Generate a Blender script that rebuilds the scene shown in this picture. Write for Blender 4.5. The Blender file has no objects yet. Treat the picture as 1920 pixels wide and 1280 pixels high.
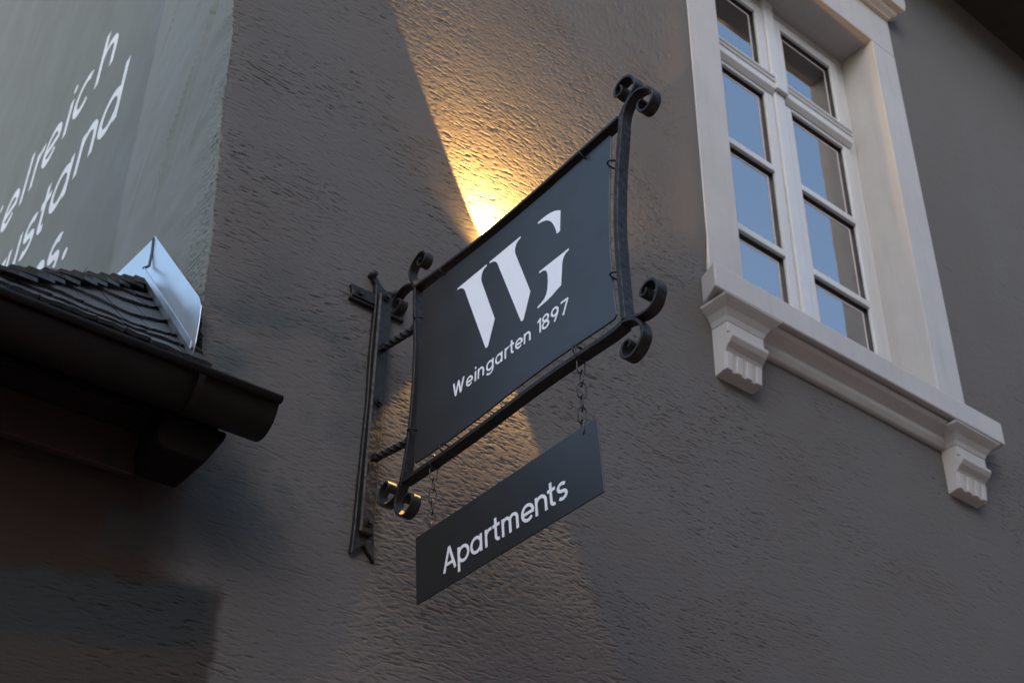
import bpy, bmesh, math, random
import numpy as np
from mathutils import Vector, Matrix

random.seed(7)
rng = np.random.default_rng(11)
SC = bpy.context.scene
COL = SC.collection
R = math.radians

# ------------------------------------------------------------------ camera
cam = bpy.data.cameras.new('camera')
cam_o = bpy.data.objects.new('camera', cam)
COL.objects.link(cam_o)
SC.camera = cam_o
f_, th, ro, ya = 2304.80282, 0.526935970, 0.0182753038, 0.650407311
fw = Vector((math.sin(ya)*math.cos(th), math.cos(ya)*math.cos(th), math.sin(th)))
r0 = Vector((math.cos(ya), -math.sin(ya), 0))
u0 = r0.cross(fw)
rt = math.cos(ro)*r0 + math.sin(ro)*u0
up = -math.sin(ro)*r0 + math.cos(ro)*u0
CAM = Vector((-0.80365, -2.2, 1.6))
cam_o.matrix_world = Matrix(((rt.x, up.x, -fw.x, CAM.x), (rt.y, up.y, -fw.y, CAM.y), (rt.z, up.z, -fw.z, CAM.z), (0, 0, 0, 1)))
cam.sensor_width = 36
cam.sensor_fit = 'HORIZONTAL'
cam.lens = f_/1920*36
cam.shift_x = (960-951.54)/1920
cam.shift_y = (857.80-640)/1920
cam.clip_start = 0.05
cam.clip_end = 500
cam.dof.use_dof = True
cam.dof.focus_distance = 2.42
cam.dof.aperture_fstop = 7.0

# ------------------------------------------------------------------ world, sun, exposure
W = bpy.data.worlds.new('World')
SC.world = W
W.use_nodes = True
nt = W.node_tree
bg = nt.nodes['Background']
sky = nt.nodes.new('ShaderNodeTexSky')
sky.sky_type = 'NISHITA'
sky.sun_disc = False
SUN_EL, SUN_AZ = R(35.0), R(224.0)          # azimuth clockwise from +Y
sky.sun_elevation = SUN_EL
sky.sun_rotation = SUN_AZ
sky.air_density = 1.3
sky.dust_density = 1.0
sky.ozone_density = 1.1
nt.links.new(sky.outputs[0], bg.inputs[0])
bg.inputs[1].default_value = 0.10
sun = bpy.data.lights.new('sun', 'SUN')
sun.energy = 0.15
sun.angle = R(45)
sun.color = (1.0, 0.86, 0.74)
sun_o = bpy.data.objects.new('sun', sun)
COL.objects.link(sun_o)
sd = Vector((math.sin(SUN_AZ)*math.cos(SUN_EL), math.cos(SUN_AZ)*math.cos(SUN_EL), math.sin(SUN_EL)))
sun_o.rotation_euler = sd.to_track_quat('Z', 'Y').to_euler()
sun_o.location = (-6, -6, 9)
SC.view_settings.view_transform = 'Standard'
SC.view_settings.look = 'None'
SC.view_settings.gamma = 1
SC.view_settings.use_curve_mapping = False
SC.view_settings.exposure = 2.05

# ------------------------------------------------------------------ helpers
def origin(o):
    v = Vector((0, 0, 0))
    while o is not None:
        v += o.location
        o = o.parent
    return v

def thing(name, label, cat, loc, group=None):
    o = bpy.data.objects.new(name, None)
    o.empty_display_size = 0.1
    COL.objects.link(o)
    o.location = loc
    o['label'] = label
    o['category'] = cat
    if group:
        o['group'] = group
    return o

def obj(name, V, F, mat, parent=None, smooth=False, label=None):
    me = bpy.data.meshes.new(name)
    org = origin(parent)
    V = [(v[0]-org.x, v[1]-org.y, v[2]-org.z) for v in V]
    c = Vector((0, 0, 0))
    for v in V:
        c += Vector(v)
    c /= max(1, len(V))
    V = [(v[0]-c.x, v[1]-c.y, v[2]-c.z) for v in V]
    me.from_pydata(V, [], F)
    me.validate()
    bm = bmesh.new()
    bm.from_mesh(me)
    bmesh.ops.recalc_face_normals(bm, faces=bm.faces)
    bm.to_mesh(me)
    bm.free()
    if smooth:
        me.polygons.foreach_set('use_smooth', [True]*len(me.polygons))
    me.materials.append(mat)
    o = bpy.data.objects.new(name, me)
    o.location = c
    COL.objects.link(o)
    if parent is not None:
        o.parent = parent
    if label:
        o['label'] = label
    return o

def bxd(x0, x1, y0, y1, z0, z1):
    V = [(x, y, z) for x in (x0, x1) for y in (y0, y1) for z in (z0, z1)]
    F = [(0, 1, 3, 2), (4, 6, 7, 5), (0, 4, 5, 1), (2, 3, 7, 6), (0, 2, 6, 4), (1, 5, 7, 3)]
    return V, F

def bevel(o, w, seg=2):
    bm = bmesh.new()
    bm.from_mesh(o.data)
    es = [e for e in bm.edges if len(e.link_faces) == 2 and e.calc_face_angle(0) > 0.5]
    bmesh.ops.bevel(bm, geom=es, offset=w, segments=seg, profile=0.5, affect='EDGES', clamp_overlap=True)
    bm.to_mesh(o.data)
    bm.free()
    return o

def box(name, b, mat, parent=None, bv=0.003, seg=2, label=None):
    o = obj(name, *bxd(*b), mat, parent, label=label)
    if bv:
        bevel(o, bv, seg)
    return o

def prism(name, pts, fn, t0, t1, mat, parent=None, bv=0, label=None):
    """pts: 2-D outline; fn(a, b, t) -> world point; extruded from t0 to t1."""
    n = len(pts)
    V = [fn(a, b, t0) for a, b in pts]+[fn(a, b, t1) for a, b in pts]
    F = [tuple(range(n)), tuple(range(2*n-1, n-1, -1))]
    F += [(i, (i+1) % n, n+(i+1) % n, n+i) for i in range(n)]
    o = obj(name, V, F, mat, parent, label=label)
    if bv:
        bevel(o, bv, 1)
    return o

def merge(parts):
    V, F = [], []
    for v, f in parts:
        k = len(V)
        V += list(v)
        F += [tuple(i+k for i in q) for q in f]
    return V, F

def resample(P, step):
    """Catmull-Rom through P, then even steps."""
    P = [np.array(p, float) for p in P]
    Q = [2*P[0]-P[1]]+P+[2*P[-1]-P[-2]]
    out = []
    for i in range(1, len(Q)-2):
        a, b, c, d = Q[i-1], Q[i], Q[i+1], Q[i+2]
        for t in np.linspace(0, 1, 12, endpoint=False):
            out.append(0.5*((2*b)+(c-a)*t+(2*a-5*b+4*c-d)*t*t+(3*b-a-3*c+d)*t**3))
    out.append(P[-1])
    out = np.array(out)
    for _ in range(6):                       # ease small kinks
        out[1:-1] = 0.25*out[:-2]+0.5*out[1:-1]+0.25*out[2:]
    L = np.concatenate([[0], np.cumsum(np.linalg.norm(np.diff(out, axis=0), axis=1))])
    n = max(2, int(L[-1]/step))
    s = np.linspace(0, L[-1], n+1)
    return np.stack([np.interp(s, L, out[:, k]) for k in range(out.shape[1])], 1)

def strip_bar(P, thick, xa, xb, ch=0.0012, step=0.004, taper=None):
    """flat iron bar: path P in the (y, z) plane, 'thick' across it, depth xa..xb."""
    P = resample(P, step)
    T = np.gradient(P, axis=0)
    T /= np.linalg.norm(T, axis=1)[:, None]
    N = np.stack([-T[:, 1], T[:, 0]], 1)
    V, F = [], []
    n = len(P)
    for i in range(n):
        t = thick*(taper(i/(n-1)) if taper else 1.0)
        h = t/2
        cs = [(-h+ch, xa), (h-ch, xa), (h, xa+ch), (h, xb-ch), (h-ch, xb), (-h+ch, xb), (-h, xb-ch), (-h, xa+ch)]
        for a, x in cs:
            q = P[i]+N[i]*a
            V.append((x, q[0], q[1]))
    for i in range(n-1):
        for k in range(8):
            F.append((i*8+k, i*8+(k+1) % 8, (i+1)*8+(k+1) % 8, (i+1)*8+k))
    F.append(tuple(range(8)))
    F.append(tuple(range((n-1)*8, n*8)))
    return V, F

def tube(P, r, seg=8, closed=False):
    P = [Vector(p) for p in P]
    n = len(P)
    V, F = [], []
    for i in range(n):
        t = (P[(i+1) % n]-P[i-1]) if closed else (P[min(i+1, n-1)]-P[max(i-1, 0)])
        t.normalize()
        a = t.orthogonal().normalized() if i == 0 else (a-t*a.dot(t)).normalized()
        b = t.cross(a)
        for k in range(seg):
            w = 2*math.pi*k/seg
            V.append(tuple(P[i]+a*(r*math.cos(w))+b*(r*math.sin(w))))
    m = n if closed else n-1
    for i in range(m):
        j = (i+1) % n
        for k in range(seg):
            F.append((i*seg+k, i*seg+(k+1) % seg, j*seg+(k+1) % seg, j*seg+k))
    if not closed:
        F.append(tuple(range(seg)))
        F.append(tuple(range((n-1)*seg, n*seg)))
    return V, F

def cyl(c, axis, r, h, seg=12, r2=None):
    c = Vector(c)
    ax = Vector(axis).normalized()
    a = ax.orthogonal().normalized()
    b = ax.cross(a)
    r2 = r if r2 is None else r2
    V = [tuple(c+a*(q*math.cos(2*math.pi*k/seg))+b*(q*math.sin(2*math.pi*k/seg))+ax*s)
         for q, s in ((r, 0), (r2, h)) for k in range(seg)]
    F = [(k, (k+1) % seg, seg+(k+1) % seg, seg+k) for k in range(seg)]
    F += [tuple(range(seg)), tuple(range(seg, 2*seg))]
    return V, F

# ------------------------------------------------------------------ materials
def mat(name, col, rough=0.8, metal=0.0, vary=0.12, vscale=6.0, bump=0.0, bscale=200.0, bdist=0.002, spec=0.5, col2=None, stretch=None, rvar=0.06, bstretch=None):
    m = bpy.data.materials.new(name)
    m.use_nodes = True
    t = m.node_tree
    b = t.nodes['Principled BSDF']
    b.inputs['Roughness'].default_value = rough
    b.inputs['Metallic'].default_value = metal
    b.inputs['Specular IOR Level'].default_value = spec
    tc = t.nodes.new('ShaderNodeTexCoord')
    geo = t.nodes.new('ShaderNodeNewGeometry')
    mp = t.nodes.new('ShaderNodeMapping')
    t.links.new(geo.outputs['Position'], mp.inputs['Vector'])
    if stretch:
        mp.inputs['Scale'].default_value = stretch
    n = t.nodes.new('ShaderNodeTexNoise')
    n.inputs['Scale'].default_value = vscale
    n.inputs['Detail'].default_value = 6
    n.inputs['Roughness'].default_value = 0.6
    t.links.new(mp.outputs[0], n.inputs['Vector'])
    ramp = t.nodes.new('ShaderNodeValToRGB')
    ramp.color_ramp.elements[0].position = 0.3
    ramp.color_ramp.elements[1].position = 0.7
    c2 = col2 if col2 else tuple(min(1, c*(1+vary)) for c in col)
    ramp.color_ramp.elements[0].color = (*[c*(1-vary) for c in col], 1)
    ramp.color_ramp.elements[1].color = (*c2, 1)
    t.links.new(n.outputs['Fac'], ramp.inputs[0])
    t.links.new(ramp.outputs[0], b.inputs['Base Color'])
    rn = t.nodes.new('ShaderNodeTexNoise')
    rn.inputs['Scale'].default_value = vscale*2.3
    rn.inputs['Detail'].default_value = 5
    t.links.new(mp.outputs[0], rn.inputs['Vector'])
    rm = t.nodes.new('ShaderNodeMapRange')
    rm.inputs['From Min'].default_value, rm.inputs['From Max'].default_value = 0.3, 0.7
    rm.inputs['To Min'].default_value, rm.inputs['To Max'].default_value = max(0.02, rough-rvar), min(1, rough+rvar)
    t.links.new(rn.outputs['Fac'], rm.inputs['Value'])
    t.links.new(rm.outputs[0], b.inputs['Roughness'])
    if bump:
        n2 = t.nodes.new('ShaderNodeTexNoise')
        n2.inputs['Scale'].default_value = bscale
        n2.inputs['Detail'].default_value = 4
        if bstretch:
            m2 = t.nodes.new('ShaderNodeMapping')
            m2.inputs['Scale'].default_value = bstretch
            t.links.new(geo.outputs['Position'], m2.inputs['Vector'])
            t.links.new(m2.outputs[0], n2.inputs['Vector'])
        else:
            t.links.new(mp.outputs[0], n2.inputs['Vector'])
        bp = t.nodes.new('ShaderNodeBump')
        bp.inputs['Strength'].default_value = bump
        bp.inputs['Distance'].default_value = bdist
        t.links.new(n2.outputs['Fac'], bp.inputs['Height'])
        t.links.new(bp.outputs[0], b.inputs['Normal'])
    return m

M = {}
M['render'] = mat('grey_scratch_render', (0.122, 0.112, 0.107), 0.9, vary=0.10, vscale=2.2, bump=0.55, bscale=230, bdist=0.0012, bstretch=(0.7, 1, 1.2), spec=0.08, col2=(0.117, 0.114, 0.113))
M['side'] = mat('pale_trowelled_plaster', (0.112, 0.115, 0.095), 0.85, vary=0.12, vscale=2.4, bump=0.25, bscale=160, bdist=0.001, spec=0.3, col2=(0.115, 0.122, 0.114), stretch=(1, 1, 0.8))
M['brown'] = mat('brown_grey_render', (0.034, 0.023, 0.020), 0.9, vary=0.15, vscale=3, bump=0.6, bscale=120, bdist=0.003, spec=0.2)
M['trim'] = mat('white_painted_stone', (0.375, 0.362, 0.358), 0.6, vary=0.06, vscale=3.5, bump=0.12, bscale=240, bdist=0.0008, spec=0.35)
def grime(m, amount):
    t = m.node_tree
    b = t.nodes['Principled BSDF']
    old = b.inputs['Base Color'].links[0].from_socket
    g = t.nodes.new('ShaderNodeNewGeometry')
    mp = t.nodes.new('ShaderNodeMapping')
    mp.inputs['Scale'].default_value = (26, 26, 2.2)
    t.links.new(g.outputs['Position'], mp.inputs['Vector'])
    n = t.nodes.new('ShaderNodeTexNoise')
    n.inputs['Scale'].default_value = 1.0
    n.inputs['Detail'].default_value = 7
    n.inputs['Roughness'].default_value = 0.65
    t.links.new(mp.outputs[0], n.inputs['Vector'])
    mr = t.nodes.new('ShaderNodeMapRange')
    mr.inputs['From Min'].default_value, mr.inputs['From Max'].default_value = 0.48, 0.75
    mr.inputs['To Min'].default_value, mr.inputs['To Max'].default_value = 0.0, amount
    t.links.new(n.outputs['Fac'], mr.inputs['Value'])
    mx = t.nodes.new('ShaderNodeMix')
    mx.data_type = 'RGBA'
    t.links.new(mr.outputs[0], mx.inputs[0])
    t.links.new(old, mx.inputs[6])
    mx.inputs[7].default_value = (0.13, 0.11, 0.095, 1)
    t.links.new(mx.outputs[2], b.inputs['Base Color'])
grime(M['trim'], 0.13)
M['frame'] = mat('white_window_paint', (0.47, 0.47, 0.47), 0.35, vary=0.03, vscale=8, spec=0.5)
M['gasket'] = mat('dark_rubber_gasket', (0.012, 0.012, 0.013), 0.5, vary=0.1)
M['edge_strip'] = mat('warm_grey_strip', (0.46, 0.38, 0.36), 0.5, vary=0.05)
M['iron'] = mat('black_wrought_iron', (0.012, 0.0118, 0.012), 0.5, metal=0.0, vary=0.35, vscale=38, col2=(0.019, 0.0165, 0.0155), rvar=0.14, bump=0.6, bscale=70, bdist=0.003, spec=0.25)
M['panel'] = mat('anthracite_sign_paint', (0.021, 0.0205, 0.0195), 0.40, vary=0.10, vscale=5, bump=0.03, bscale=500, bdist=0.0004, spec=0.5, rvar=0.05)
M['letter'] = mat('white_sign_lettering', (0.80, 0.80, 0.82), 0.5, vary=0.015, vscale=20)
M['wallletter'] = mat('white_wall_lettering', (0.50, 0.51, 0.52), 0.7, vary=0.12, vscale=30, bump=0.15, bscale=160, bdist=0.001)
M['chain'] = mat('dark_steel_chain', (0.05, 0.046, 0.044), 0.4, metal=0.8, vary=0.3, vscale=90)
M['slate'] = mat('dark_slate', (0.040, 0.043, 0.047), 0.42, vary=0.35, vscale=14, bump=0.5, bscale=60, bdist=0.003, spec=0.5, stretch=(1, 3, 3))
M['zinc'] = mat('bright_zinc_sheet', (0.60, 0.60, 0.585), 0.36, metal=1.0, vary=0.05, vscale=5)
M['zincdull'] = mat('dull_zinc_drip_edge', (0.20, 0.21, 0.22), 0.5, metal=0.6, vary=0.2, vscale=20)
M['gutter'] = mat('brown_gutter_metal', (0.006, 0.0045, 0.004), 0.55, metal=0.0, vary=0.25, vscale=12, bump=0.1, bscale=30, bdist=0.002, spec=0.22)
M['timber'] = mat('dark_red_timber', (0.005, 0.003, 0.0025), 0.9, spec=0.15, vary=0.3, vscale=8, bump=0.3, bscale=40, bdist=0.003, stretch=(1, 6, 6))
def band(m, z0, z1, col, axis='Z'):
    """a painted band of another colour between two heights, with an uneven edge"""
    t = m.node_tree
    b = t.nodes['Principled BSDF']
    old = b.inputs['Base Color'].links[0].from_socket
    g = t.nodes.new('ShaderNodeNewGeometry')
    sx = t.nodes.new('ShaderNodeSeparateXYZ')
    t.links.new(g.outputs['Position'], sx.inputs[0])
    n = t.nodes.new('ShaderNodeTexNoise')
    n.inputs['Scale'].default_value = 9
    t.links.new(g.outputs['Position'], n.inputs['Vector'])
    ad = t.nodes.new('ShaderNodeMath')
    ad.operation = 'MULTIPLY_ADD'
    ad.inputs[1].default_value = 0.05
    t.links.new(n.outputs['Fac'], ad.inputs[0])
    t.links.new(sx.outputs[axis], ad.inputs[2])
    r = t.nodes.new('ShaderNodeValToRGB')
    mr = t.nodes.new('ShaderNodeMapRange')
    mr.inputs['From Min'].default_value = z0-0.1
    mr.inputs['From Max'].default_value = z1+0.1
    t.links.new(ad.outputs[0], mr.inputs['Value'])
    w = z1-z0+0.2
    e = r.color_ramp.elements
    e[0].position, e[0].color = 0.08/w, (0, 0, 0, 1)
    e[1].position, e[1].color = 0.12/w, (1, 1, 1, 1)
    if axis == 'Y':
        for p_, v_ in (((w-0.11)/w, 1), ((w-0.075)/w, 0)):
            q = r.color_ramp.elements.new(p_)
            q.color = (v_, v_, v_, 1)
    t.links.new(mr.outputs[0], r.inputs[0])
    mx = t.nodes.new('ShaderNodeMix')
    mx.data_type = 'RGBA'
    t.links.new(r.outputs[0], mx.inputs[0])
    t.links.new(old, mx.inputs[6])
    mx.inputs[7].default_value = (*col, 1)
    t.links.new(mx.outputs[2], b.inputs['Base Color'])
band(M['side'], -0.6, 0.80, (0.142, 0.148, 0.132), 'Y')
def shade_and_stain(m):
    """shade painted into the wall colour at the foot of the corner: red-brown under the annex roof, a teal band, brown below"""
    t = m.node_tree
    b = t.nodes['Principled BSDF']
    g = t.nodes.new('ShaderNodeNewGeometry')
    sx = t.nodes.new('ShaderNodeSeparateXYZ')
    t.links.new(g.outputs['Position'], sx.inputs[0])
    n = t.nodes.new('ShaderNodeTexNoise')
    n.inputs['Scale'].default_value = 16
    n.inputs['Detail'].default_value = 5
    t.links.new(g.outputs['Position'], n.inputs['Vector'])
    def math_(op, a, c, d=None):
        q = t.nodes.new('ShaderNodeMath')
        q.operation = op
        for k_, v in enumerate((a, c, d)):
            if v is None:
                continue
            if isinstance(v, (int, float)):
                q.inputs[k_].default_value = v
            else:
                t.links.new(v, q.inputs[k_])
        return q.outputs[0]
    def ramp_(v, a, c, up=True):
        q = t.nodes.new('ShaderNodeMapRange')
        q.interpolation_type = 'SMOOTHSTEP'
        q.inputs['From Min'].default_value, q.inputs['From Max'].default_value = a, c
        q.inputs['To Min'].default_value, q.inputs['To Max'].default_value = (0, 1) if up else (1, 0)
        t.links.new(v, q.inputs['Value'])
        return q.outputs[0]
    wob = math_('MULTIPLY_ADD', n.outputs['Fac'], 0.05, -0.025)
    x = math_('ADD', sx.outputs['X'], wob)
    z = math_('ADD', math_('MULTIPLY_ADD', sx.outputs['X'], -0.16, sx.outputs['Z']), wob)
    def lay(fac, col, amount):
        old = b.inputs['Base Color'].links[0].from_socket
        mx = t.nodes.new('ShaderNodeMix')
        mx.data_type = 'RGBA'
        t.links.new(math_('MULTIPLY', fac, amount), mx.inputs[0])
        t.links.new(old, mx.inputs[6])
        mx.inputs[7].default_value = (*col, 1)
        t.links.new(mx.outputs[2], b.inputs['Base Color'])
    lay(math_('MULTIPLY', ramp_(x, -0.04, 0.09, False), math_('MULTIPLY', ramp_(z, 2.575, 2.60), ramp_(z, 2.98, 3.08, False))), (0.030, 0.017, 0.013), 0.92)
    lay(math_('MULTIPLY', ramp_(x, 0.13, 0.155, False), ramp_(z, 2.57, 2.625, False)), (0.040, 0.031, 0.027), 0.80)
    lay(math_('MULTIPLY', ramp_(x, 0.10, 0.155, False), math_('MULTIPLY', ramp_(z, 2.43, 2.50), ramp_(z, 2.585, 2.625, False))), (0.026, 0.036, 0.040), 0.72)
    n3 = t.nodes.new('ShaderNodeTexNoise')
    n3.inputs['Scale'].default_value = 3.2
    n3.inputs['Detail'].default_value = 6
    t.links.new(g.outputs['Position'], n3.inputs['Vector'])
    blot = ramp_(n3.outputs['Fac'], 0.47, 0.60)  # patchy teal stain, also darkening the wall near the corner like shade
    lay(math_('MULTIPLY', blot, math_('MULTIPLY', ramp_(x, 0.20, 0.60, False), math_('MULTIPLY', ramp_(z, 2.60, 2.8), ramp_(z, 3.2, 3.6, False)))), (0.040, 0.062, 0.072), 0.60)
shade_and_stain(M['render'])
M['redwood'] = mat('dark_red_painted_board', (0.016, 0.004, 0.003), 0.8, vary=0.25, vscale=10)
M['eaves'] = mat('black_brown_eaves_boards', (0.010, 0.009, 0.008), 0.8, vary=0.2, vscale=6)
M['ground'] = mat('warm_stone_paving', (0.58, 0.37, 0.26), 0.9, vary=0.15, vscale=1.5, bump=0.4, bscale=12, bdist=0.01)
M['front'] = mat('warm_plaster_unseen_front', (0.40, 0.29, 0.22), 0.9, vary=0.1, vscale=0.4)
M['room'] = mat('dim_room_wall', (0.16, 0.14, 0.12), 0.9)
M['lamp'] = mat('anthracite_lamp_housing', (0.03, 0.03, 0.032), 0.45, vary=0.1)

def glass_mat():
    m = bpy.data.materials.new('window_glass')
    m.use_nodes = True
    t = m.node_tree
    for n in list(t.nodes):
        t.nodes.remove(n)
    out = t.nodes.new('ShaderNodeOutputMaterial')
    mix = t.nodes.new('ShaderNodeMixShader')
    fr = t.nodes.new('ShaderNodeFresnel')
    fr.inputs['IOR'].default_value = 3.7
    gl = t.nodes.new('ShaderNodeBsdfGlossy')
    gl.inputs['Roughness'].default_value = 0.0
    gl.inputs['Color'].default_value = (0.97, 0.98, 1, 1)
    tr = t.nodes.new('ShaderNodeBsdfTransparent')
    tr.inputs['Color'].default_value = (0.90, 0.92, 0.92, 1)
    n = t.nodes.new('ShaderNodeTexNoise')
    n.inputs['Scale'].default_value = 2.5
    bp = t.nodes.new('ShaderNodeBump')
    bp.inputs['Strength'].default_value = 0.05
    bp.inputs['Distance'].default_value = 0.01
    t.links.new(n.outputs['Fac'], bp.inputs['Height'])
    t.links.new(bp.outputs[0], gl.inputs['Normal'])
    t.links.new(fr.outputs[0], mix.inputs[0])
    t.links.new(tr.outputs[0], mix.inputs[1])
    t.links.new(gl.outputs[0], mix.inputs[2])
    t.links.new(mix.outputs[0], out.inputs[0])
    return m
M['glass'] = glass_mat()

def lens_mat():
    m = bpy.data.materials.new('lit_lamp_lens')
    m.use_nodes = True
    b = m.node_tree.nodes['Principled BSDF']
    b.inputs['Base Color'].default_value = (0.9, 0.8, 0.6, 1)
    b.inputs['Emission Color'].default_value = (1.0, 0.62, 0.25, 1)
    b.inputs['Emission Strength'].default_value = 4.0
    return m
M['lens'] = lens_mat()

# ------------------------------------------------------------------ ground
g = obj('ground', [(-60, -60, 0), (60, -60, 0), (60, 60, 0), (-60, 60, 0)], [(0, 1, 2, 3)], M['ground'])
g['kind'] = 'structure'

# unseen house fronts added opposite and to the left, to block low sky light
def unseen_facade(V, F, p, d, n, w, h, depth=0.25):
    """unseen front of width w and height h from p along d, facing n, with recessed window openings and a gable"""
    p, d, n = Vector(p), Vector(d), Vector(n)
    up_ = Vector((0, 0, 1))
    cols = [0.0]
    k = max(2, int(w/2.2))
    for i in range(k):
        c = w*(i+0.5)/k
        cols += [c-0.5, c+0.5]
    cols.append(w)
    rows = [0.0, 1.0, 2.6]
    z = 2.6
    while z+2.6 < h:
        rows += [z+1.1, z+2.5]
        z += 2.5
    rows.append(h)
    for a in range(len(cols)-1):
        for b in range(len(rows)-1):
            hole = a % 2 == 1 and b % 2 == 1
            o = n*(-depth if hole else 0.0)
            c4 = [p+d*cols[a]+up_*rows[b], p+d*cols[a+1]+up_*rows[b], p+d*cols[a+1]+up_*rows[b+1], p+d*cols[a]+up_*rows[b+1]]
            j = len(V)
            V += [tuple(q+o) for q in c4]
            F.append((j, j+1, j+2, j+3))
            if hole:
                V += [tuple(q) for q in c4]
                F += [(j+q, j+(q+1) % 4, j+4+(q+1) % 4, j+4+q) for q in range(4)]
    j = len(V)
    V += [tuple(p+up_*h), tuple(p+d*w+up_*h), tuple(p+d*w+up_*(h+0.6)-n*2.0), tuple(p+up_*(h+0.6)-n*2.0)]
    F.append((j, j+1, j+2, j+3))
V_, F_ = [], []
xx = -7.0
for w_, h_ in ((6.5, 9.0), (5.5, 9.6), (7.0, 8.8), (6.0, 9.2)):
    unseen_facade(V_, F_, (xx, -8.0, 0), (1, 0, 0), (0, 1, 0), w_, h_)
    xx += w_
yy = -8.0
for w_, h_ in ((5.5, 5.0), (5.0, 4.8), (6.5, 5.0)):
    unseen_facade(V_, F_, (-6.5, yy, 0), (0, 1, 0), (1, 0, 0), w_, h_)
    yy += w_
sf = obj('unseen_shade_fronts', V_, F_, M['front'])
sf['kind'] = 'structure'

# ------------------------------------------------------------------ house: walls with real relief
house = thing('house', 'grey rendered house with white framed window and lettered pale side wall', 'house', (0, 0, 0))

# noise fields (periodic, 3 mm cells)
NF, CELL = 2048, 0.0018
kx = np.fft.fftfreq(NF, CELL)[None, :]
kz = np.fft.fftfreq(NF, CELL)[:, None]
def field(sx, sz, rot=0.0):
    c, s = math.cos(rot), math.sin(rot)
    a, b = kx*c+kz*s, -kx*s+kz*c
    g = np.exp(-2*math.pi**2*((a*sx)**2+(b*sz)**2))
    w = np.fft.fft2(rng.standard_normal((NF, NF)))
    q = np.real(np.fft.ifft2(w*g))
    return q/q.std()
def samp(F, x, z):
    a = (x/CELL) % NF
    b = (z/CELL) % NF
    i, j = np.floor(a).astype(int), np.floor(b).astype(int)
    fa, fb = a-i, b-j
    i2, j2, i, j = (i+1) % NF, (j+1) % NF, i % NF, j % NF
    return (F[j, i]*(1-fa)+F[j, i2]*fa)*(1-fb)+(F[j2, i]*(1-fa)+F[j2, i2]*fa)*fb
f_str = field(0.0085, 0.00100, -0.04)
f_str2 = field(0.0050, 0.00090, 0.10)
f_bump = field(0.0028, 0.0018)
f_mid = field(0.045, 0.022)
f_low = field(0.16, 0.11)
f_mask = field(0.10, 0.07)
def sstep(a, b, x):
    t = np.clip((x-a)/(b-a), 0, 1)
    return t*t*(3-2*t)
def relief(x, z):
    """height out of the wall (m): horizontal drag strokes, grains, slow waves."""
    zz = z+0.004*samp(f_mid, x, z)
    a = samp(f_str, x, zz)
    b = samp(f_str2, x*1.0, zz)
    mk = 0.50+0.50*sstep(-0.8, 0.9, samp(f_mask, x, z))
    h = -0.0021*mk*sstep(1.15, 1.6, a)-0.0015*mk*sstep(1.15, 1.65, b)
    h += 0.00020*samp(f_bump, x, z)*(0.4+mk)+0.00012*samp(f_mid, x, z)+0.0005*samp(f_low, x, z)
    return h

def spaced(parts):
    out = []
    for a, b, s in parts:
        n = max(1, int(round((b-a)/s)))
        out.append(np.linspace(a, b, n, endpoint=False))
    out.append([parts[-1][1]])
    return np.concatenate(out)

# the old corner is not plumb: x of the arris by height
CZ = np.array([0.0, 2.30, 2.70, 2.89, 3.304, 3.518, 3.712, 3.975, 4.265, 5.2, 9.5])
CX = np.array([0.11, 0.085, 0.069, 0.054, 0.0, -0.012, -0.026, -0.041, -0.054, -0.075, -0.14])
def corner_x(z):
    return np.interp(z, CZ, CX)

OX0, OX1, OZ0, OZ1 = 1.80, 3.08, 4.15, 6.38      # hole behind the window surround
xs = spaced([(0, 1.80, 0.0045), (1.80, 3.08, 0.0085), (3.08, 5.2, 0.011), (5.2, 9.0, 0.4)])
zs = spaced([(0, 2.25, 0.25), (2.25, 4.15, 0.0019), (4.15, 5.05, 0.0027), (5.05, 6.38, 0.009), (6.38, 7.45, 0.014), (7.45, 8.0, 0.18)])
Xg, Zg = np.meshgrid(xs, zs)
Xr = Xg+corner_x(Zg)*np.clip(1-Xg/0.6, 0, 1)
Hh = relief(Xr, Zg)
nearj = np.exp(-((Xg-1.702)/0.10)**2)*sstep(4.25, 4.40, Zg)*sstep(6.6, 6.4, Zg)
Hh = np.where(Xg < 1.7025, Hh*(1-0.8*nearj)+0.0112*nearj, np.where((Xg < 1.87) & (Zg > 4.16) & (Zg < 6.5), Hh-0.004, Hh))
edge = np.exp(-Xg/0.02)*sstep(2.99, 3.10, Zg)
jag = 0.0018*samp(f_bump, Zg*1.3, Zg*0+0.2)+0.0035*samp(f_mid, Zg, Zg*0+1.1)
Xr = Xr+edge*jag
Yr = -Hh+0.006*edge                                 # rounded, chipped arris
def grid_mesh(name, X, Y, Z, keep, material, parent):
    nz, nx = X.shape
    idx = np.arange(nz*nx).reshape(nz, nx)
    q = np.stack([idx[:-1, :-1], idx[:-1, 1:], idx[1:, 1:], idx[1:, :-1]], -1)[keep]
    used = np.unique(q)
    remap = np.full(nz*nx, -1)
    remap[used] = np.arange(len(used))
    q = remap[q].astype(np.int32)
    co = np.stack([X, Y, Z], -1).reshape(-1, 3)[used].astype(np.float32)
    me = bpy.data.meshes.new(name)
    me.vertices.add(len(co))
    me.vertices.foreach_set('co', co.ravel())
    me.loops.add(q.size)
    me.loops.foreach_set('vertex_index', q.ravel())
    me.polygons.add(len(q))
    me.polygons.foreach_set('loop_start', np.arange(0, q.size, 4, dtype=np.int32))
    me.polygons.foreach_set('loop_total', np.full(len(q), 4, np.int32))
    me.polygons.foreach_set('use_smooth', np.ones(len(q), bool))
    me.update(calc_edges=True)
    me.materials.append(material)
    o = bpy.data.objects.new(name, me)
    COL.objects.link(o)
    if parent:
        o.parent = parent
    return o
cxm = 0.5*(xs[:-1]+xs[1:])[None, :]
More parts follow.
